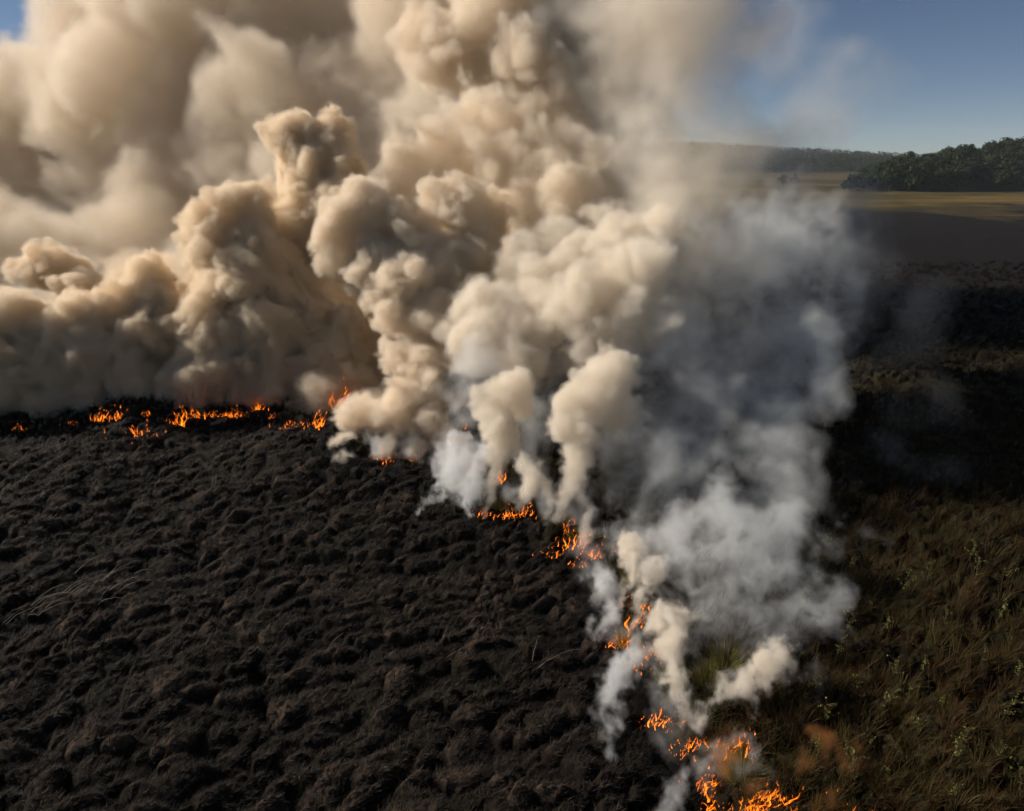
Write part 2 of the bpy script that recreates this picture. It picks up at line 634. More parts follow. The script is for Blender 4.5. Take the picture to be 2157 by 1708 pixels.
def flame_mesh(seed, n, spread, h, lean):
    r = np.random.default_rng(seed)
    V, F, C, nv = [], [], [], 0
    n = int(n * (2.8 if h * n < 20 else 1.8))
    for k in range(n):
        up = 0.0 if k % 2 else r.random() ** 1.6
        p = np.array((r.normal(0, spread * (1 - 0.6 * up)) + lean * up * h, r.normal(0, spread * 0.5), up * h * r.uniform(0.5, 1.0)))
        hh = h * (r.uniform(0.12, 0.62) ** 1.2 if k % 2 else r.uniform(0.06, 0.24))
        m = 9
        ts = np.linspace(0, 1, m)
        ph, fr = r.uniform(0, 6.28, 2), r.uniform(3, 7, 2)
        sx = lean + r.normal(0, 0.35)
        path = np.column_stack([hh * (sx * ts ** 1.4 + 0.10 * np.sin(fr[0] * ts + ph[0])), hh * (0.10 * np.sin(fr[1] * ts + ph[1])), hh * ts])
        w0 = r.uniform(0.06, 0.14) * hh
        w0 *= 0.75
        prof = w0 * np.sin(np.pi * (0.12 + 0.88 * ts)) * (1 - 0.5 * ts) * (0.75 + 0.5 * np.sin(ts * r.uniform(6, 14) + ph[0]) ** 2) + 0.002
        ax = r.uniform(0, 3.14)
        sd = 6
        for i in range(m):
            for j in range(sd):
                a = 2 * np.pi * j / sd
                u, v_ = np.cos(a) * prof[i], np.sin(a) * prof[i] * 0.35
                V.append(p + path[i] + (u * np.cos(ax) - v_ * np.sin(ax), u * np.sin(ax) + v_ * np.cos(ax), 0))
                heat = r.uniform(0.6, 1.25)
                C.append(np.array((3.4, 0.80, 0.045)) * (0.45 + 0.9 * r.random()) * (1 - ts[i]) * heat + np.array((0.85, 0.12, 0.005)) * ts[i] * heat)
        for i in range(m - 1):
            for j in range(sd):
                F.append((nv + i * sd + j, nv + i * sd + (j + 1) % sd, nv + (i + 1) * sd + (j + 1) % sd, nv + (i + 1) * sd + j))
        nv += m * sd
    return mesh_from('flame', np.array(V), [np.array(F)], M_flame, np.array(C), True)


FLAMES = [  # px, py, tongues, spread m, height m, where
    (42, 912, 5, .18, .35, 'tiny flame at the far end of the fire line below white smoke'),
    (150, 880, 6, .30, .25, 'faint low flame at the tip of the charred ground'),
    (208, 884, 10, .22, .75, 'narrow orange flame first in the far row beside the white smoke'),
    (243, 876, 14, .35, .75, 'ragged orange flame standing above its low broad neighbour'),
    (280, 896, 26, .65, .80, 'broad bright low fire, widest of the far row'),
    (305, 876, 8, .2, .45, 'small leaning flame on top of the broad bright fire'),
    (372, 880, 14, .25, 1.25, 'tall thin flame at the foot of the high brown column'),
    (400, 878, 16, .45, .65, 'flickering low flame right of the tall thin one'),
    (447, 876, 10, .22, .65, 'slanting orange flame above the small white wisp'),
    (482, 872, 16, .32, .75, 'bright curled flame at the start of the long low burning strip'),
    (505, 872, 14, .45, .35, 'long low burning strip in the far row'),
    (545, 872, 12, .2, .75, 'upright lone flame after the long low strip'),
    (575, 872, 6, .2, .4, 'dull flame half hidden in grey smoke'),
    (600, 899, 9, .2, .40, 'small bright flame nearest the camera in the far row'),
    (628, 886, 12, .4, .45, 'low flame leading up to the tall bright pair'),
    (662, 884, 22, .30, 1.2, 'tall bright fire at the end of the far row'),
    (690, 806, 7, .25, .9, 'faint red flame high inside brown smoke'),
    (712, 858, 14, .22, 1.9, 'tallest thin flame, a tower beside the grey smoke'),
    (785, 890, 10, .5, .9, 'dim red flame glowing through grey smoke'),
    (800, 966, 9, .25, .55, 'red flame low on the black edge under grey smoke'),
    (822, 958, 7, .25, .5, 'dim flame right of the red one on the black edge'),
    (870, 968, 10, .4, .5, 'low dull flame between grey smoke puffs'),
    (935, 968, 9, .3, .4, 'small flame on the charred shoulder before the thin brown smoke'),
    (965, 930, 12, .3, 1.1, 'thin red flame rising inside brown smoke left of the slim plume'),
    (1000, 985, 8, .22, .7, 'small flame at the left flank of the slim pale plume'),
    (1047, 1020, 12, .16, 1.0, 'bright upright flame licking into the slim pale plume'),
    (1020, 1085, 12, .25, .4, 'low flame in the straw foot of the slim pale plume'),
    (1075, 1090, 18, .35, .5, 'broken flames below the green tussock'),
    (1105, 1082, 14, .25, .6, 'orange flame at the left foot of the second pale column'),
    (1160, 1165, 12, .35, .45, 'small red flame on the black edge under the second column'),
    (1190, 1120, 12, .2, .7, 'orange flame within straw below the second column'),
    (1215, 1150, 16, .35, .7, 'flames running up the tall straw tussock'),
    (1258, 1165, 14, .28, .7, 'bright flame at the corner where the fire line turns'),
    (1225, 1185, 10, .3, .3, 'low red embers burning at the corner of the charred edge'),
    (1315, 1275, 22, .28, .45, 'short orange fire under the white puff on the charred edge'),
    (1336, 1315, 20, .14, 1.0, 'tall clear orange flame in the middle of the near fire line'),
    (1305, 1358, 22, .28, .45, 'crouching bright fire under the tall clear flame'),
    (1375, 1385, 10, .25, .4, 'dim flame above the hanging smoke strands'),
    (1335, 1408, 8, .25, .3, 'few red licks on the charred edge left of hanging smoke strands'),
    (1405, 1505, 20, .22, .5, 'orange fire at the root of the hanging smoke strands'),
    (1370, 1530, 12, .35, .25, 'scattered red licks on black ground beside the orange fire'),
    (1440, 1590, 10, .15, .30, 'small bright fire low on the black ground'),
    (1470, 1572, 20, .2, .36, 'spray of orange licks above the small bright fire'),
    (1480, 1665, 34, .18, .6, 'big red orange fire beside the white wisp at the bottom'),
    (1497, 1712, 22, .22, .45, 'low broad fire cut by the bottom picture edge'),
    (1545, 1585, 14, .3, .6, 'dull red flame inside the brown smoke ribbon'),
    (1592, 1705, 42, .22, .62, 'largest yellow orange fire at the bottom of the picture'),
    (1625, 1690, 16, .25, .6, 'small outlying flame right of the largest fire'),
    (1725, 1690, 8, .4, .5, 'faint reddish glow of flame behind grass, farthest into the heath'),
]
for i, (px, py, n, sp, h, lab) in enumerate(FLAMES):
    o = flame_mesh(300 + i, n, sp, h, 0.25)
    put(o, px, py + 3)
    tag(o, lab, 'flame', 'flames along the fire line')


# ------------------------------------------------------------------ far woods
M_crown = tint_mat('crown_leaves', 0.8, 0, 0, 0.15, 0, 0.1)


def crown_mesh(name, seed, h, w, n):
    """leaf clumps spread over lobes of a crown; many small faces"""
    r = np.random.default_rng(seed)
    lobes = []
    for k in range(9):
        z = r.uniform(0.30, 0.88)
        rad = w * 0.5 * math.sin(math.pi * min(1, z * 0.95)) ** 0.6
        a = r.uniform(0, 6.28)
        q = rad * r.uniform(0.2, 0.75)
        lobes.append((np.array((math.cos(a) * q, math.sin(a) * q, z * h)), w * r.uniform(0.18, 0.30), r.uniform(0.6, 1.35)))
    V, C = [], []
    for k in range(n):
        c, s, tone = lobes[r.integers(0, len(lobes))]
        d = unit(r.normal(0, 1, 3))
        p = c + d * s * r.uniform(0.6, 1.08) * (1, 1, 0.85)
        a = unit(np.cross(d + r.normal(0, 0.5, 3), r.normal(0, 1, 3)))
        b = unit(np.cross(a, d + r.normal(0, 0.6, 3)))
        q = r.uniform(0.03, 0.06) * w
        V += [p - a * q, p + b * q, p + a * q, p - b * q]
        C += [np.array((0.030, 0.042, 0.014)) * tone * r.uniform(0.7, 1.3)] * 4
    return np.array(V), np.arange(4 * n).reshape(-1, 4), np.array(C)


TREES = []
for k in range(6):
    h, wd = 10.0, [9, 8, 10, 7.5, 9, 8.5][k]
    v, f, c = crown_mesh('crown', 600 + k, h, wd, 900)
    tv, tf = tube([(0, 0, -1), (0.1, 0, 2), (0.2, 0.1, 4), (0.1, 0.2, 7)], 0.28, 0.08, 6)
    cr = mesh_from('crown', v, [f], M_crown, c)
    tr = mesh_from('trunk', tv, [tf], M_bark, np.tile((0.06, 0.05, 0.04), (len(tv), 1)))
    TREES.append((cr, tr))
tused = set()


def plant_tree(x, y, z, s, k, label, group):
    e = link(bpy.data.objects.new('broadleaf_tree', None))
    for src in TREES[k]:
        c = src
        if k in tused:
            c = src.copy()
            S.collection.objects.link(c)
        c.parent = e
    tused.add(k)
    e.location = (x, y, z)
    e.scale = (s, s, s * rr_.uniform(0.85, 1.15))
    e.rotation_euler = (0, 0, rr_.uniform(0, 6.28))
    tag(e, label, 'tree', group)


def hill(name, pts, depth, drop_front, mat, col, label):
    """a long hill: pts = (x, y, top height); falls towards the camera over drop_front metres and backwards over depth"""
    n = len(pts)
    P = np.array(pts, float)
    xs = np.linspace(0, n - 1, n * 14)
    P = np.column_stack([np.interp(xs, np.arange(n), P[:, k]) for k in range(3)])
    rows = []
    for t in np.linspace(-1, 1, 15):
        off = drop_front * t if t < 0 else depth * t
        prof = math.cos(min(1, abs(t)) * math.pi / 2) ** 1.2
        rows.append(np.column_stack([P[:, 0] * (1 + off / P[:, 1]), P[:, 1] + off, P[:, 2] * prof - 1.0]))
    V = np.vstack(rows)
    m, k = len(P), len(rows)
    idx = np.arange(m * k).reshape(k, m)
    q = np.stack([idx[:-1, :-1], idx[:-1, 1:], idx[1:, 1:], idx[1:, :-1]], -1).reshape(-1, 4)
    o = mesh_from(name, V, [q], mat, np.tile(col, (len(V), 1)), True)
    tag(o, label, 'hill', None, 'structure')
    return P


M_hill = tint_mat('hill_ground', 0.95, 0.05, 0.4)


def ridge_pt(px, py, y, canopy):
    v = at(px, py, 1.0) - EYE
    p = EYE + v * (y / v[1])
    return (p[0], p[1], max(p[2] - canopy, 0.5))


FAR = [ridge_pt(px, py - 4, 900, 8) for px, py in [(300, 318), (700, 312), (1000, 306), (1250, 304), (1350, 305), (1460, 307), (1560, 312), (1660, 318), (1780, 324), (1900, 331), (2050, 333), (2300, 335)]]
PF = hill('far_hill', FAR, 300, 260, M_hill, (0.02, 0.024, 0.012), 'long low far ridge covered with woodland')
NEARH = [ridge_pt(px, py, 330, 6) for px, py in [(1790, 358), (1860, 345), (1900, 336), (1960, 328), (2020, 318), (2080, 308), (2157, 292), (2300, 275), (2600, 270)]]
PN = hill('wooded_hill', NEARH, 120, 55, M_hill, (0.02, 0.024, 0.012), 'wooded hill rising at the picture edge')


def far_wood():
    r = np.random.default_rng(77)
    V, F, C, nv = [], [], [], 0
    base = [crown_mesh('x', 700 + k, 11, 10, 60) for k in range(5)]
    for k in range(2600):
        i = r.random() * (len(PF) - 1)
        p = PF[int(i)] + (PF[min(int(i) + 1, len(PF) - 1)] - PF[int(i)]) * (i % 1)
        t = -r.random() ** 0.8 if r.random() > 0.12 else 0.05 * r.random()
        off = 255 * t
        z = p[2] * math.cos(abs(t) * math.pi / 2) ** 1.2 - 2
        v, f, c = base[k % 5]
        s = r.uniform(0.75, 1.25)
        V.append(v * (1.5 * s, 1.5 * s, s) + (p[0] * (1 + off / p[1]), p[1] + off, z))
        F.append(f + nv)
        C.append(c * r.uniform(0.7, 1.2))
        nv += len(v)
    o = mesh_from('far_woodland', np.vstack(V), [np.vstack(F)], M_crown, np.vstack(C))
    tag(o, 'unbroken dark woodland covering the far ridge', 'woodland', None, 'stuff')


far_wood()


def near_hill_z(x, y):
    best = 0.0
    for t in np.linspace(-1, 1, 41):
        off = 55 * t if t < 0 else 120 * t
        yy = PN[:, 1] + off
        xx = PN[:, 0] * (1 + off / PN[:, 1])
        i = np.argmin((xx - x) ** 2 + (yy - y) ** 2)
        d = math.hypot(xx[i] - x, yy[i] - y)
        if d < 6:
            best = max(best, PN[i, 2] * math.cos(abs(t) * math.pi / 2) ** 1.2 - 1.0)
    return best


cnt = 0
rt = np.random.default_rng(15)
for k in range(400):
    t = -rt.random() * 0.98 if k > 70 else rt.uniform(-0.05, 0.25)
    i = rt.uniform(0, 14 * 7.2)
    q = PN[int(i)]
    off = 55 * t if t < 0 else 120 * t
    x, y = q[0] * (1 + off / q[1]) + rt.normal(0, 1.5), q[1] + off
    if x / y > 0.80:
        continue
    z = max(0, q[2] * math.cos(abs(t) * math.pi / 2) ** 1.2 - 1.5)
    plant_tree(x, y, z, rt.uniform(0.6, 1.05) * min(1.0, 0.45 + i / 40), k % 6, 'round dark green broadleaf tree standing in the dense wood on the near hill', 'trees in the wood on the near hill')
    cnt += 1
    if cnt > 260:
        break
EDGE = [(1672, 386, .55, 'lone dark tree at the corner of the yellow field, half veiled by smoke'), (1648, 392, .7, 'taller dark tree just left of the yellow field, half veiled by smoke'),
        (1790, 366, .5, 'small dark bush on the far edge of the yellow field'), (1810, 368, .6, 'round bush beside a smaller one on the far edge of the yellow field'),
        (1830, 372, .7, 'larger bush where the far hedge meets the near wood'), (1850, 376, .8, 'dark tree first in the near wood edge')]
for k, (px, py, s, lab) in enumerate(EDGE):
    p = on_ground(px, py)
    s2 = s * p[1] / 420
    plant_tree(p[0], p[1], 0, s2, k, lab, 'trees edging the yellow field')


# ------------------------------------------------------------------ smoke
def smoke_mat(name, color, density, aniso):
    m, N, L = new_mat(name)
    out = N.new('ShaderNodeOutputMaterial')
    pv = N.new('ShaderNodeVolumePrincipled')
    pv.inputs['Color'].default_value = (*color, 1)
    pv.inputs['Density'].default_value = density
    pv.inputs['Anisotropy'].default_value = aniso
    L(pv.outputs[0], out.inputs['Volume'])
    return m


def veil_mat(name, color, share):
    m, N, L = new_mat(name)
    out = N.new('ShaderNodeOutputMaterial')
    d = N.new('ShaderNodeBsdfDiffuse')
    d.inputs['Color'].default_value = (*color, 1)
    t = N.new('ShaderNodeBsdfTransparent')
    ms = N.new('ShaderNodeMixShader')
    ms.inputs[0].default_value = share
    L(t.outputs[0], ms.inputs[1])
    L(d.outputs[0], ms.inputs[2])
    L(ms.outputs[0], out.inputs['Surface'])
    return m


def density_nodes(ng, store, shape, vox):
    nx, ny, nz = shape
    N, L = ng.nodes, ng.links.new
    vc = N.new('GeometryNodeVolumeCube')
    vc.inputs['Min'].default_value = (0, 0, 0)
    vc.inputs['Max'].default_value = ((nx - 1) * vox, (ny - 1) * vox, (nz - 1) * vox)
    for ax, n in zip('XYZ', shape):
        vc.inputs['Resolution ' + ax].default_value = n
    ps = N.new('GeometryNodeInputPosition')
    sx = N.new('ShaderNodeSeparateXYZ')
    sc = N.new('ShaderNodeVectorMath')
    sc.operation = 'SCALE'
    sc.inputs['Scale'].default_value = 1 / vox
    L(ps.outputs[0], sc.inputs[0])
    L(sc.outputs[0], sx.inputs[0])

    def fi(s):
        f = N.new('FunctionNodeFloatToInt')
        f.rounding_mode = 'ROUND'
        L(s, f.inputs[0])
        return f.outputs[0]

    def im(op, a, b):
        m = N.new('FunctionNodeIntegerMath')
        m.operation = op
        for i, v in enumerate((a, b)):
            if isinstance(v, int):
                m.inputs[i].default_value = v
            else:
                L(v, m.inputs[i])
        return m.outputs[0]
    X, Y, Z = [fi(sx.outputs[i]) for i in range(3)]
    idx = im('ADD', im('MULTIPLY', im('ADD', im('MULTIPLY', X, ny), Y), nz), Z)
    oi = N.new('GeometryNodeObjectInfo')
    oi.inputs['Object'].default_value = store
    na = N.new('GeometryNodeInputNamedAttribute')
    na.data_type = 'FLOAT'
    na.inputs[0].default_value = 'density_value'
    si = N.new('GeometryNodeSampleIndex')
    si.data_type = 'FLOAT'
    si.domain = 'POINT'
    si.clamp = True
    L(oi.outputs['Geometry'], si.inputs['Geometry'])
    L(na.outputs[0], si.inputs['Value'])
    L(idx, si.inputs['Index'])
    L(si.outputs[0], vc.inputs['Density'])
    return vc.outputs[0]


def group_tree(name):
    ng = bpy.data.node_groups.new(name, 'GeometryNodeTree')
    ng.interface.new_socket('Geometry', in_out='INPUT', socket_type='NodeSocketGeometry')
    ng.interface.new_socket('Geometry', in_out='OUTPUT', socket_type='NodeSocketGeometry')
    return ng, ng.nodes.new('NodeGroupInput'), ng.nodes.new('NodeGroupOutput')


def make_smoke(name, d, lo, vox, mat, skin=None, level=0.4):
    """a body of smoke from a density grid d standing at lo; with a skin, the thing is the billow surface and the volume its part"""
    store_me = bpy.data.meshes.new('density_store')
    store_me.vertices.add(d.size)
    a = store_me.attributes.new('density_value', 'FLOAT', 'POINT')
    a.data.foreach_set('value', np.ascontiguousarray(d, np.float32).ravel())
    store = bpy.data.objects.new('density_store', store_me)      # data only: never linked to the scene
    top = None
    if skin is not None:
        me = bpy.data.meshes.new(name)
        me.materials.append(skin)
        top = link(bpy.data.objects.new(name, me))
        top.location = lo
        ng, gi, go = group_tree('billow_surface')
        v2m = ng.nodes.new('GeometryNodeVolumeToMesh')
        v2m.resolution_mode = 'VOXEL_SIZE'
        v2m.inputs['Voxel Size'].default_value = vox * 4.5
        v2m.inputs['Threshold'].default_value = level
        ng.links.new(density_nodes(ng, store, d.shape, vox), v2m.inputs['Volume'])
        sm = ng.nodes.new('GeometryNodeSetMaterial')
        sm.inputs['Material'].default_value = skin
        ss = ng.nodes.new('GeometryNodeSetShadeSmooth')
        ng.links.new(v2m.outputs[0], ss.inputs[0])
        ng.links.new(ss.outputs[0], sm.inputs['Geometry'])
        ng.links.new(sm.outputs[0], go.inputs[0])
        top.modifiers.new('surface', 'NODES').node_group = ng
    vd = bpy.data.volumes.new('smoke_body' if top else name)
    vd.materials.append(mat)
    vo = link(bpy.data.objects.new('smoke_body' if top else name, vd), top)
    if top is None:
        vo.location = lo
    ng, gi, go = group_tree('smoke_density')
    sm = ng.nodes.new('GeometryNodeSetMaterial')
    sm.inputs['Material'].default_value = mat
    ng.links.new(density_nodes(ng, store, d.shape, vox), sm.inputs['Geometry'])
    ng.links.new(sm.outputs[0], go.inputs[0])
    vo.modifiers.new('density', 'NODES').node_group = ng
    return top or vo


def chain(pts):
    out = []
    for a, b in zip(pts[:-1], pts[1:]):
        n = max(1, int(math.hypot(a[0] - b[0], a[1] - b[1]) / (0.55 * min(a[3], b[3]))))
        out += [tuple(a[k] + (b[k] - a[k]) * i / n for k in range(4)) for i in range(n)]
    return out + [pts[-1]]


def chain2(pts, step):
    out = []
    for a, b in zip(pts[:-1], pts[1:]):
        n = max(1, int(math.hypot(a[0] - b[0], a[1] - b[1]) / step))
        out += [(a[0] + (b[0] - a[0]) * i / n, a[1] + (b[1] - a[1]) * i / n) for i in range(n)]
    return out


def EYE_D(px, py):
    return float((on_ground(px, py) - EYE) @ FWD)


def billows(puffs, vox, seed, edge=0.25, amp=0.3, wl=2.0, kids=20, grand=7, warp=0.3, stretch=(1, 1, 1), hollow=0.35, grow=1.13, tear=0.28, strands=0.0, fade=None, floor_fade=0.3, shear=0.0):
    """density grid (0..1) from puffs (px, py, depth, radius px): spheres carrying spheres carrying spheres, torn by noise"""
    r = np.random.default_rng(seed)
    sph = []
    for px, py, dd, rp in puffs:
        if dd < 19:
            dd -= min(0.75, 0.25 * (19 - dd))         # clear of the tussocks
        P, Rm = at(px, py, dd), grow * rp / FOCAL * dd
        sph.append((*P, Rm))
        for k in range(kids):
            d = unit(r.normal(0, 1, 3))
            rc = Rm * (0.14 + 0.40 * r.random() ** 1.4)
            C = P + d * (Rm * r.uniform(0.68, 0.92))
            sph.append((*C, rc))
            for j in range(grand):
                d2 = unit(d + r.normal(0, 0.7, 3))
                rg = rc * r.uniform(0.3, 0.5)
                if rg > 1.3 * vox:
                    sph.append((*(C + d2 * rc * r.uniform(0.75, 1.0)), rg))
    sph = np.array(sph)
    Rm = np.median([p[3] / FOCAL * p[2] for p in puffs])
    Rm *= grow
    amp, edge = min(amp, 0.55 * Rm), min(edge, 0.9 * Rm)
    pad = 1.7 * amp + 0.3 * edge + 1.5 * warp * Rm
    lo = (sph[:, :3] - sph[:, 3:]).min(0) - pad
    hi = (sph[:, :3] + sph[:, 3:]).max(0) + pad
    lo[2] = max(lo[2], -0.1)
    n = np.maximum(np.ceil((hi - lo) / vox).astype(int) + 1, 4)
    ax = [(lo[k] + np.arange(n[k]) * vox).astype(np.float32) for k in range(3)]
    wls = [max(Rm * 1.6, 4 * vox)] * 3
    W = [warp * Rm * fbm(n, vox, wls, r, 4) for _ in range(3)]
    X, Y, Z = ax[0][:, None, None] + W[0], ax[1][None, :, None] + W[1], ax[2][None, None, :] + W[2]
    sdf = np.full(n, pad, np.float32)
    for sx, sy, sz, sr in sph:
        c = np.array((sx, sy, sz))
        a = np.maximum(((c - sr - pad - lo) / vox).astype(int), 0)
        b = np.minimum(((c + sr + pad - lo) / vox).astype(int) + 2, n)
        if (b <= a).any():
            continue
        s = tuple(slice(i, j) for i, j in zip(a, b))
        q = np.sqrt((X[s] - sx) ** 2 + (Y[s] - sy) ** 2 + (Z[s] - sz) ** 2) - sr
        np.minimum(sdf[s], q, out=sdf[s])
    nz = fbm(n, vox, [wl * k for k in stretch], r, 5, 0.64)
    T = [(fbm(n, vox, [wl * 0.9] * 3, r, 3) * (tear * wl / vox)).round().astype(np.int32) for _ in range(3)]
    I = [np.clip(np.arange(n[k], dtype=np.int32).reshape([-1 if j == k else 1 for j in range(3)]) + T[k], 0, n[k] - 1) for k in range(3)]
    flat = ((I[0] * n[1] + I[1]) * n[2] + I[2]).astype(np.int64)
    nz = nz.ravel()[flat]
    sdf += amp * nz
    t = np.clip(-sdf / edge, 0, 1)
    d = t * t * (3 - 2 * t)
    if hollow > 0:
        big = fbm(n, vox, [wl * 1.3 * k for k in stretch], r, 5, 0.6)
        big = big.ravel()[flat]
        if strands > 0:
            big = big * (1 - strands) + strands * (1.1 - 3.4 * np.abs(big.ravel()[flat]))
        d *= np.clip(1 - hollow + hollow * (1.0 + 1.7 * big), 0.0, 1.9)
    zz = np.clip((ax[2] - 0.05) / floor_fade, 0, 1)
    d *= zz[None, None, :]
    if fade is not None:
        d *= fade(ax[0][:, None, None], ax[1][None, :, None], ax[2][None, None, :])
    d[[0, -1]] = 0
    d[:, [0, -1]] = 0
    d[:, :, [0, -1]] = 0
    return d.astype(np.float32), lo


CREAM = (0.987, 0.918, 0.81)
TAN, BROWN, GREY = (0.987, 0.89, 0.75), (0.988, 0.872, 0.70), (0.945, 0.945, 0.93)
SKIN = {c: veil_mat('billow_skin', c, 0.008 if c == GREY else 0.03) for c in (TAN, BROWN, GREY, CREAM)}
PLUMES = []


def plume(name, label, puffs, vox, color, dens, aniso=0.12, skin=True, level=0.35, group=None, kind=None, cat='smoke plume', **kw):
    d, lo = billows(puffs, vox, 1000 + len(PLUMES), **kw)
    o = make_smoke(name, d, lo, vox, smoke_mat(name, color, dens, aniso), SKIN[color] if skin else None, level)
    tag(o, label, cat, group, kind)
    PLUMES.append((name, d.shape))
    return o


rs = random.Random(11)
back = []
for gy in range(-180, 880, 120):
    for gx in range(-330, 1330, 135):
        px, py = gx + rs.uniform(-60, 60), gy + rs.uniform(-50, 50)
        if px < 40 and py < 90:
            continue
        back.append((px, py, 47 + rs.uniform(0, 8) + 30 * max(0, 1 - (px + 330) / 1500) ** 1.3 * min(1, max(0, (760 - py) / 300)) + max(0, 500 - py) * 0.016, rs.uniform(70, 150)))
plume('smoke_bank', 'huge soft brown bank of smoke filling the sky behind the sharper billows', back, 0.42, TAN, 0.28, 0.15, edge=0.9, amp=1.8, wl=7,
      kids=14, grand=3, warp=0.4, hollow=0.3)
low = [(px, 800 + rs.uniform(-45, 40), 36.5 + rs.uniform(-1, 2), rs.uniform(45, 75)) for px in range(-200, 760, 38)]
low += [(px, 850 + rs.uniform(-60, 50), 33.5 + rs.uniform(-1, 1.5), rs.uniform(45, 65)) for px in range(700, 1010, 36)]
low += [(px, rs.uniform(560, 760), rs.uniform(38, 42), rs.uniform(70, 100)) for px in range(250, 1100, 42)]
plume('low_smoke', 'dull brown smoke creeping close behind the far row of flames under the billows', low, 0.16, BROWN, 0.9, edge=0.7, amp=0.7, wl=2.0, warp=0.6, hollow=0.6, kids=10, grand=3)
plume('smoke_plume', 'row of low rounded white topped billows over the far end of the fire line',
      [(30, 660, 35, 60), (-20, 720, 35, 70), (90, 690, 35, 50), (150, 655, 35.5, 42), (205, 655, 35.5, 48), (-120, 700, 35, 80), (-120, 820, 35, 80), (50, 790, 35, 80),
       (130, 775, 35, 70), (210, 740, 35, 60), (20, 860, 34.5, 45), (110, 850, 34.5, 45), (190, 830, 34.8, 45), (280, 800, 35.2, 55), (330, 840, 35, 35), (50, 900, 33.6, 16), (90, 885, 33.8, 16), (0, 895, 33.8, 22),
       (290, 590, 36.5, 45), (310, 640, 36.5, 55), (320, 710, 36.5, 65), (140, 565, 40, 42), (90, 580, 40, 40), (190, 620, 39, 55), (250, 690, 37.5, 60)],
      0.085, BROWN, 3.4, edge=0.26, amp=0.42, wl=1.5)
plume('smoke_plume', 'high brown column with a knobbly bright flank and a thumb shaped top',
      [(410, 655, 35, 42), (445, 690, 35, 42), (400, 690, 35, 35), (450, 770, 35.5, 70), (400, 810, 35.4, 50), (440, 480, 37, 50), (500, 440, 37, 52), (540, 480, 37.5, 60),
       (465, 540, 37, 58), (560, 560, 38, 80), (520, 620, 37, 80), (600, 640, 38, 80), (560, 720, 36, 75), (650, 700, 37, 75), (480, 830, 35.5, 40), (570, 800, 35.5, 60),
       (640, 800, 36, 50), (700, 760, 36, 55), (720, 690, 36.5, 50), (735, 800, 35, 36), (690, 830, 35, 34), (630, 295, 40, 50), (690, 290, 40, 48), (675, 345, 40, 62), (645, 400, 40, 55), (720, 370, 41, 55), (600, 440, 39.5, 45), (700, 450, 40, 75), (640, 490, 39.5, 65)],
      0.09, BROWN, 3.2, edge=0.28, amp=0.48, wl=1.8)
plume('smoke_plume', 'broad cauliflower shaped tan plume in the middle of the picture',
      [(720, 480, 34, 48), (780, 460, 34, 55), (850, 480, 34, 55), (920, 445, 34, 50), (1000, 455, 34, 55), (1035, 490, 34.5, 36), (715, 535, 34, 42), (800, 560, 34, 65),
       (900, 540, 34, 72), (980, 540, 34, 62), (860, 610, 33, 75), (940, 600, 33.5, 62), (830, 670, 32, 46), (900, 680, 32, 55), (860, 750, 31, 46), (910, 755, 31, 42),
       (895, 825, 30, 50), (850, 860, 30, 48), (790, 890, 30, 42), (750, 880, 31, 42), (905, 890, 29.5, 40), (735, 930, 30, 26), (820, 935, 29.5, 26), (740, 965, 28.8, 14), (880, 945, 29, 20)],
      0.085, TAN, 3.2, edge=0.28, amp=0.44, wl=1.5)
plume('smoke_plume', 'tall tan smoke mass climbing behind and above the cauliflower plume',
      [(850, 330, 38, 52), (905, 305, 38, 52), (960, 295, 38, 52), (1000, 235, 39, 55), (1060, 275, 38, 62), (950, 380, 38, 65), (1040, 360, 37, 65), (830, 385, 38, 45),
       (1100, 330, 37, 65), (1140, 380, 36, 65), (1110, 435, 36, 45), (1200, 420, 35, 72), (1180, 330, 37, 75), (1250, 370, 36, 62), (1010, 90, 42, 90), (1100, 150, 41, 90), (1180, 220, 40, 80),
       (1060, 30, 43, 90), (930, 120, 43, 75), (1200, 80, 43, 90)],
      0.12, TAN, 1.5, edge=0.5, amp=0.7, wl=2.2)
plume('smoke_plume', 'grey tan billows rolling up right of the cauliflower plume',
      [(1125, 540, 32, 45), (1180, 530, 32, 55), (1100, 590, 32, 45), (1150, 600, 31, 55), (1230, 560, 31, 70), (1300, 520, 31, 75), (1000, 645, 30, 52), (1050, 640, 30, 45),
       (1090, 690, 29, 50), (1010, 720, 29, 60), (970, 690, 30, 36), (1080, 760, 28, 50), (1140, 640, 30, 55), (1230, 650, 29, 70), (1320, 600, 29, 80), (1250, 740, 28, 50), (1300, 700, 28, 70), (1370, 680, 28, 60), (1280, 800, 27, 50)],
      0.095, CREAM, 1.8, edge=0.5, amp=0.6, wl=1.7, hollow=0.6, grow=1.3)
plume('smoke_plume', 'slim pale plume twisting up from a burning tussock',
      chain([(1022, 1085, 24.1, 11), (1032, 1050, 24.3, 14), (1046, 1010, 24.5, 17), (1050, 960, 24.7, 22), (1062, 915, 25, 32), (1040, 850, 25.2, 34), (1085, 820, 25.7, 40)])
      + [(1100, 860, 25.8, 28), (1085, 930, 25, 22), (1030, 965, 24.6, 14), (1010, 840, 25.2, 24)],
      0.055, CREAM, 2.8, edge=0.16, amp=0.16, wl=0.8, grow=1.1, floor_fade=0.15)
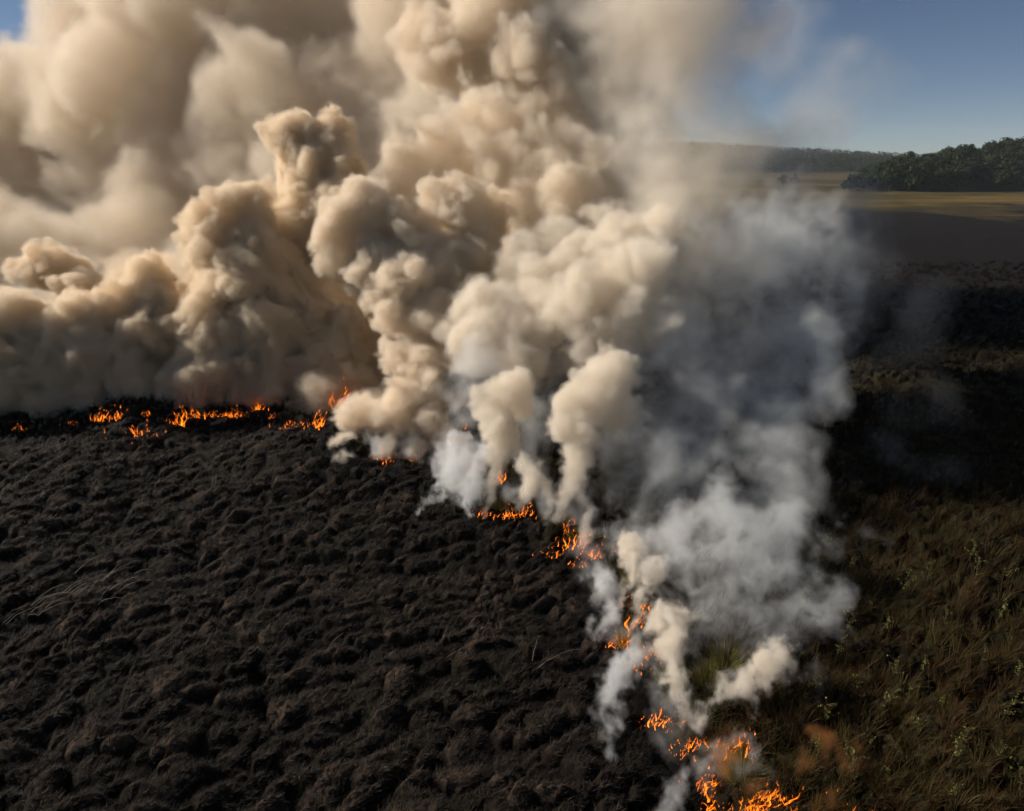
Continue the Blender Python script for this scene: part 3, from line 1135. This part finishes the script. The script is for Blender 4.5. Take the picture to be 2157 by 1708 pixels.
plume('smoke_plume', 'second pale column, stouter, leaning over straw tussocks at the corner of the fire line',
      chain([(1172, 1092, 22.5, 11), (1185, 1060, 22.9, 17), (1205, 1020, 23.3, 25), (1218, 970, 23.6, 30), (1225, 915, 24, 38), (1205, 860, 24.5, 44), (1250, 825, 24.8, 46), (1290, 780, 26, 48)])
      + [(1190, 900, 24, 34), (1310, 870, 25, 40), (1265, 860, 25, 40)] + chain([(1090, 1075, 22.9, 9), (1112, 1040, 23.3, 17), (1120, 1000, 23.7, 24), (1105, 965, 24.1, 20)])
      + chain([(1222, 1150, 21.7, 9), (1232, 1110, 22.2, 15), (1245, 1075, 22.7, 18), (1225, 1050, 23, 18)]) + chain([(1150, 1085, 22.6, 8), (1165, 1050, 23, 14), (1150, 1020, 23.4, 16)]),
      0.055, CREAM, 2.4, edge=0.18, amp=0.18, wl=0.8, grow=1.1, floor_fade=0.15)
plume('grey_smoke', 'dim grey smoke hanging in the gap behind the two pale columns',
      [(1000, 800, 28, 60), (1100, 790, 28.5, 60), (1180, 760, 29, 60), (1130, 900, 26.5, 50), (1000, 900, 27, 45), (950, 940, 27, 40), (1310, 900, 26.5, 60), (1340, 780, 28, 70), (1400, 960, 25, 60), (1130, 980, 25.2, 36), (1290, 1010, 24.2, 40), (1260, 960, 25, 40), (960, 840, 28, 50)],
      0.11, GREY, 0.45, edge=1.0, amp=0.8, wl=1.8, warp=0.9, hollow=0.9, strands=0.5, tear=0.4, kids=8, grand=2, grow=1.2)
plume('smoke_column', 'tall pale soft column standing against the blue sky',
      [(1270, -10, 31, 95), (1330, 90, 31, 85), (1290, 180, 31, 65), (1390, 20, 30.5, 105), (1360, -90, 31, 120), (1480, -40, 30.5, 95), (1420, 150, 30.5, 95), (1500, 120, 30, 85), (1370, 250, 31, 80), (1460, 240, 30.5, 90),
       (1540, 230, 30, 75), (1390, 340, 31, 85), (1480, 340, 30.5, 90), (1560, 330, 30, 75), (1420, 440, 31, 80), (1510, 440, 30.5, 85), (1590, 430, 30, 65), (1350, 470, 32, 60), (1440, 540, 31, 70), (1550, 530, 30, 75), (1570, 50, 30.5, 65), (1620, 560, 30, 60)],
      0.17, CREAM, 0.36, level=0.3, edge=1.8, amp=1.5, wl=4, warp=0.6, hollow=0.6, kids=8, grand=2, grow=1.3)
plume('grey_smoke', 'thin blue grey smoke drifting over the dark heath right of the plumes',
      [(1450, 720, 29, 90), (1550, 600, 32, 90), (1620, 750, 29, 90), (1400, 850, 27, 75), (1350, 960, 25, 65), (1450, 960, 25, 80), (1550, 860, 27, 90), (1660, 680, 31, 80), (1500, 1050, 23.5, 70),
       (1400, 1080, 23, 60), (1600, 1050, 23.5, 70), (1310, 1040, 23.5, 45), (1480, 620, 32, 60), (1580, 980, 25, 70), (1620, 540, 35, 80), (1700, 850, 27, 60), (1670, 1100, 22, 50)],
      0.11, GREY, 0.27, level=0.30, edge=1.5, amp=1.3, wl=2.2, warp=1.1, hollow=0.8, kids=8, grand=2, grow=1.6, stretch=(0.8, 0.8, 1.5), strands=0.55, tear=0.45)
plume('grey_smoke', 'pale ragged smoke hanging low over the grass beside the near flames',
      [(1330, 1130, 21, 45), (1370, 1180, 20, 45), (1450, 1150, 20.5, 62), (1550, 1120, 20.5, 70), (1650, 1140, 20.5, 62), (1500, 1250, 18.7, 62), (1600, 1230, 19, 66), (1700, 1240, 19, 46),
       (1690, 1310, 18, 50), (1600, 1320, 18, 58), (1460, 1330, 17.6, 55), (1400, 1280, 18.4, 36), (1530, 1360, 17.2, 36), (1650, 1380, 16.7, 34), (1605, 1425, 16.2, 26), (1545, 1450, 15.8, 18), (1490, 1490, 15.3, 13), (1465, 1515, 15.1, 10),
       (1400, 1390, 17, 25), (1415, 1440, 16.3, 20), (1440, 1490, 15.6, 12), (1350, 1230, 19, 24), (1325, 1240, 19, 16), (1570, 1490, 15.6, 16)],
      0.055, GREY, 0.48, level=0.30, edge=0.8, amp=0.75, wl=1.1, warp=1.2, hollow=0.95, stretch=(0.7, 0.7, 1.4), kids=10, grand=4, grow=1.55, strands=0.6, tear=0.45)
creep = [(px + rs.uniform(-25, 35), py - rs.uniform(5, 60), EYE_D(px, py) + rs.uniform(-0.5, 0.5), rs.uniform(24, 44)) for px, py in chain2([(760, 950), (930, 965), (1000, 1060), (1110, 1080), (1240, 1160), (1270, 1240), (1310, 1350), (1380, 1430), (1430, 1550), (1500, 1660), (1560, 1700)], 34)]
plume('creeping_smoke', 'thin bluish smoke seeping from the whole burning edge between the flames', creep, 0.055, GREY, 1.05, skin=False, kind='stuff', cat='smoke', edge=0.5, amp=0.4, wl=0.9, warp=0.9, hollow=0.95, strands=0.5, tear=0.4,
      stretch=(0.7, 0.7, 1.5), kids=8, grand=2, grow=1.2, floor_fade=0.15)
STR = chain([(1452, 1520, 15.1, 8), (1440, 1480, 15.7, 13), (1418, 1430, 16.3, 18), (1412, 1370, 17.0, 22), (1425, 1310, 17.8, 28)]) + \
    chain([(1400, 1470, 15.8, 8), (1395, 1420, 16.4, 12), (1388, 1360, 17.2, 17), (1400, 1290, 18, 24)]) + chain([(1470, 1535, 14.9, 8), (1478, 1500, 15.3, 11), (1520, 1465, 15.7, 14), (1550, 1440, 16, 18), (1600, 1425, 16.2, 22), (1640, 1380, 16.7, 28)]) + \
    chain([(1300, 1275, 18.6, 6), (1312, 1240, 19, 10), (1335, 1205, 19.5, 16), (1330, 1150, 20.4, 22)]) + chain([(1325, 1330, 17.8, 6), (1350, 1290, 18.4, 12), (1355, 1240, 19, 16), (1380, 1200, 19.7, 22)]) + chain([(1590, 1500, 15.4, 9), (1570, 1460, 15.8, 14), (1600, 1400, 16.5, 22)])
plume('smoke_plume', 'pale hanging strands of smoke drawn up from the straw beside the near flames', STR, 0.04, CREAM, 3.0, edge=0.16, amp=0.16, wl=0.5, warp=0.9, hollow=0.9, strands=0.5, tear=0.35,
      stretch=(0.5, 0.5, 1.8), kids=12, grand=3, grow=1.35, floor_fade=0.1)
plume('fire_tinted_smoke', 'brown smoke tinted orange as if lit, around the largest fires at the bottom of the picture', [(1545, 1580, 14.2, 30), (1530, 1620, 13.9, 26), (1590, 1660, 13.4, 30), (1620, 1690, 13.2, 26), (1500, 1680, 13.4, 22), (1560, 1540, 14.5, 20)],
      0.06, (0.95, 0.42, 0.12), 1.1, skin=False, kind='stuff', cat='smoke', edge=0.4, amp=0.35, wl=0.8, warp=0.8, hollow=1.0, kids=8, grand=0)  # firelight is put into the smoke colour; nothing here emits
plume('fire_tinted_smoke', 'faint blur of smoke tinted with painted fire glow over the heath past the largest fire', [(1740, 1560, 14.6, 32), (1700, 1600, 14.2, 26), (1780, 1600, 14.3, 24), (1760, 1680, 13.5, 26), (1730, 1700, 13.3, 26)],
      0.06, (0.95, 0.42, 0.14), 0.6, skin=False, kind='stuff', cat='smoke', edge=0.4, amp=0.35, wl=0.8, warp=0.8, hollow=1.0, kids=8, grand=0)  # flame glow painted as the orange colour of this smoke
WISPS = [('bluish white wisp curling from the black ground left of the slim plume', [(888, 1072, 24, 7), (910, 1055, 24.3, 12), (930, 1030, 24.6, 15), (945, 1000, 24.8, 15), (958, 965, 25.2, 17), (975, 925, 25.6, 17)]),
         ('thin blue smoke standing at the left foot of the slim plume', [(985, 1085, 23.8, 8), (1000, 1040, 24.3, 15), (1008, 1000, 24.6, 16), (1015, 955, 24.9, 14)]),
         ('white puff over the charred corner where the fire line turns down', [(1300, 1290, 18.6, 12), (1285, 1262, 19.1, 18), (1268, 1230, 19.5, 24), (1258, 1203, 19.8, 16)]),
         ('small white wisp left of the crouching bright fire', [(1245, 1348, 17.8, 8), (1262, 1328, 18, 16), (1285, 1300, 18.2, 15)]),
         ('separate thin grey wisp standing on the burnt ground beside the near flames', [(1280, 1588, 14.7, 8), (1288, 1540, 15.2, 15), (1275, 1490, 15.8, 21), (1290, 1440, 16.4, 25), (1320, 1400, 16.8, 25), (1350, 1370, 17.2, 22)]),
         ('white wisp rising at the bottom edge beside the big red fire', [(1405, 1715, 13.2, 12), (1420, 1680, 13.6, 19), (1440, 1645, 13.9, 14), (1452, 1620, 14.2, 8)]),
         ('curved white streamer blowing over the big red fire', [(1478, 1625, 14.0, 6), (1492, 1600, 14.2, 12), (1512, 1575, 14.4, 13), (1540, 1555, 14.6, 12), (1575, 1545, 14.7, 10), (1592, 1580, 14.5, 11), (1580, 1620, 14.2, 9)]),
         ('small white wisp on the black ground under the far row of flames', [(438, 903, 32.7, 4), (450, 897, 33, 7), (466, 887, 33.2, 6)])]
for i, (lab, pf) in enumerate(WISPS):
    plume('smoke_wisp', lab, chain(pf), 0.042, GREY, 1.9, cat='smoke wisp', group='wisps of smoke on the burnt edge', level=0.2, edge=0.18, amp=0.14, wl=0.5, warp=0.8, hollow=0.9, strands=0.5, tear=0.35, stretch=(0.6, 0.6, 1.8),
          kids=10, grand=3, grow=1.3, floor_fade=0.08)
d, lo = billows([(1750, 620, 33, 110), (1850, 800, 29, 110), (1800, 480, 38, 110), (1900, 950, 26, 90), (1780, 1000, 25, 80), (1950, 700, 31, 80), (1700, 420, 40, 90), (1750, 200, 44, 120), (1650, 100, 46, 110), (1650, 330, 42, 80)],
                0.30, 5000, edge=2.5, amp=1.4, wl=4.0, kids=8, grand=0, warp=0.6, hollow=0.8)
tag(make_smoke('thin_smoke', d, lo, 0.30, smoke_mat('thin_smoke', GREY, 0.10, 0.3)), 'barely visible grey smoke veil spreading over the heath beyond the plumes', 'smoke', None, 'stuff')

# ------------------------------------------------------------------ air
m, N, L = new_mat('haze_air')
out = N.new('ShaderNodeOutputMaterial')
pv = N.new('ShaderNodeVolumePrincipled')
pv.inputs['Color'].default_value = (0.86, 0.92, 1.0, 1)
pv.inputs['Density'].default_value = 0.00013
L(pv.outputs[0], out.inputs['Volume'])
x0, x1, y0, y1, z0, z1 = -2500, 2500, -60, 2200, -3.5, 90
hv = [(x, y, z) for x in (x0, x1) for y in (y0, y1) for z in (z0, z1)]
hf = np.array([(0, 1, 3, 2), (4, 6, 7, 5), (0, 4, 5, 1), (2, 3, 7, 6), (0, 2, 6, 4), (1, 5, 7, 3)])
o = mesh_from('haze', hv, [hf], m)
tag(o, 'thin bluish air dimming the far ridge and fields', 'haze', None, 'stuff')
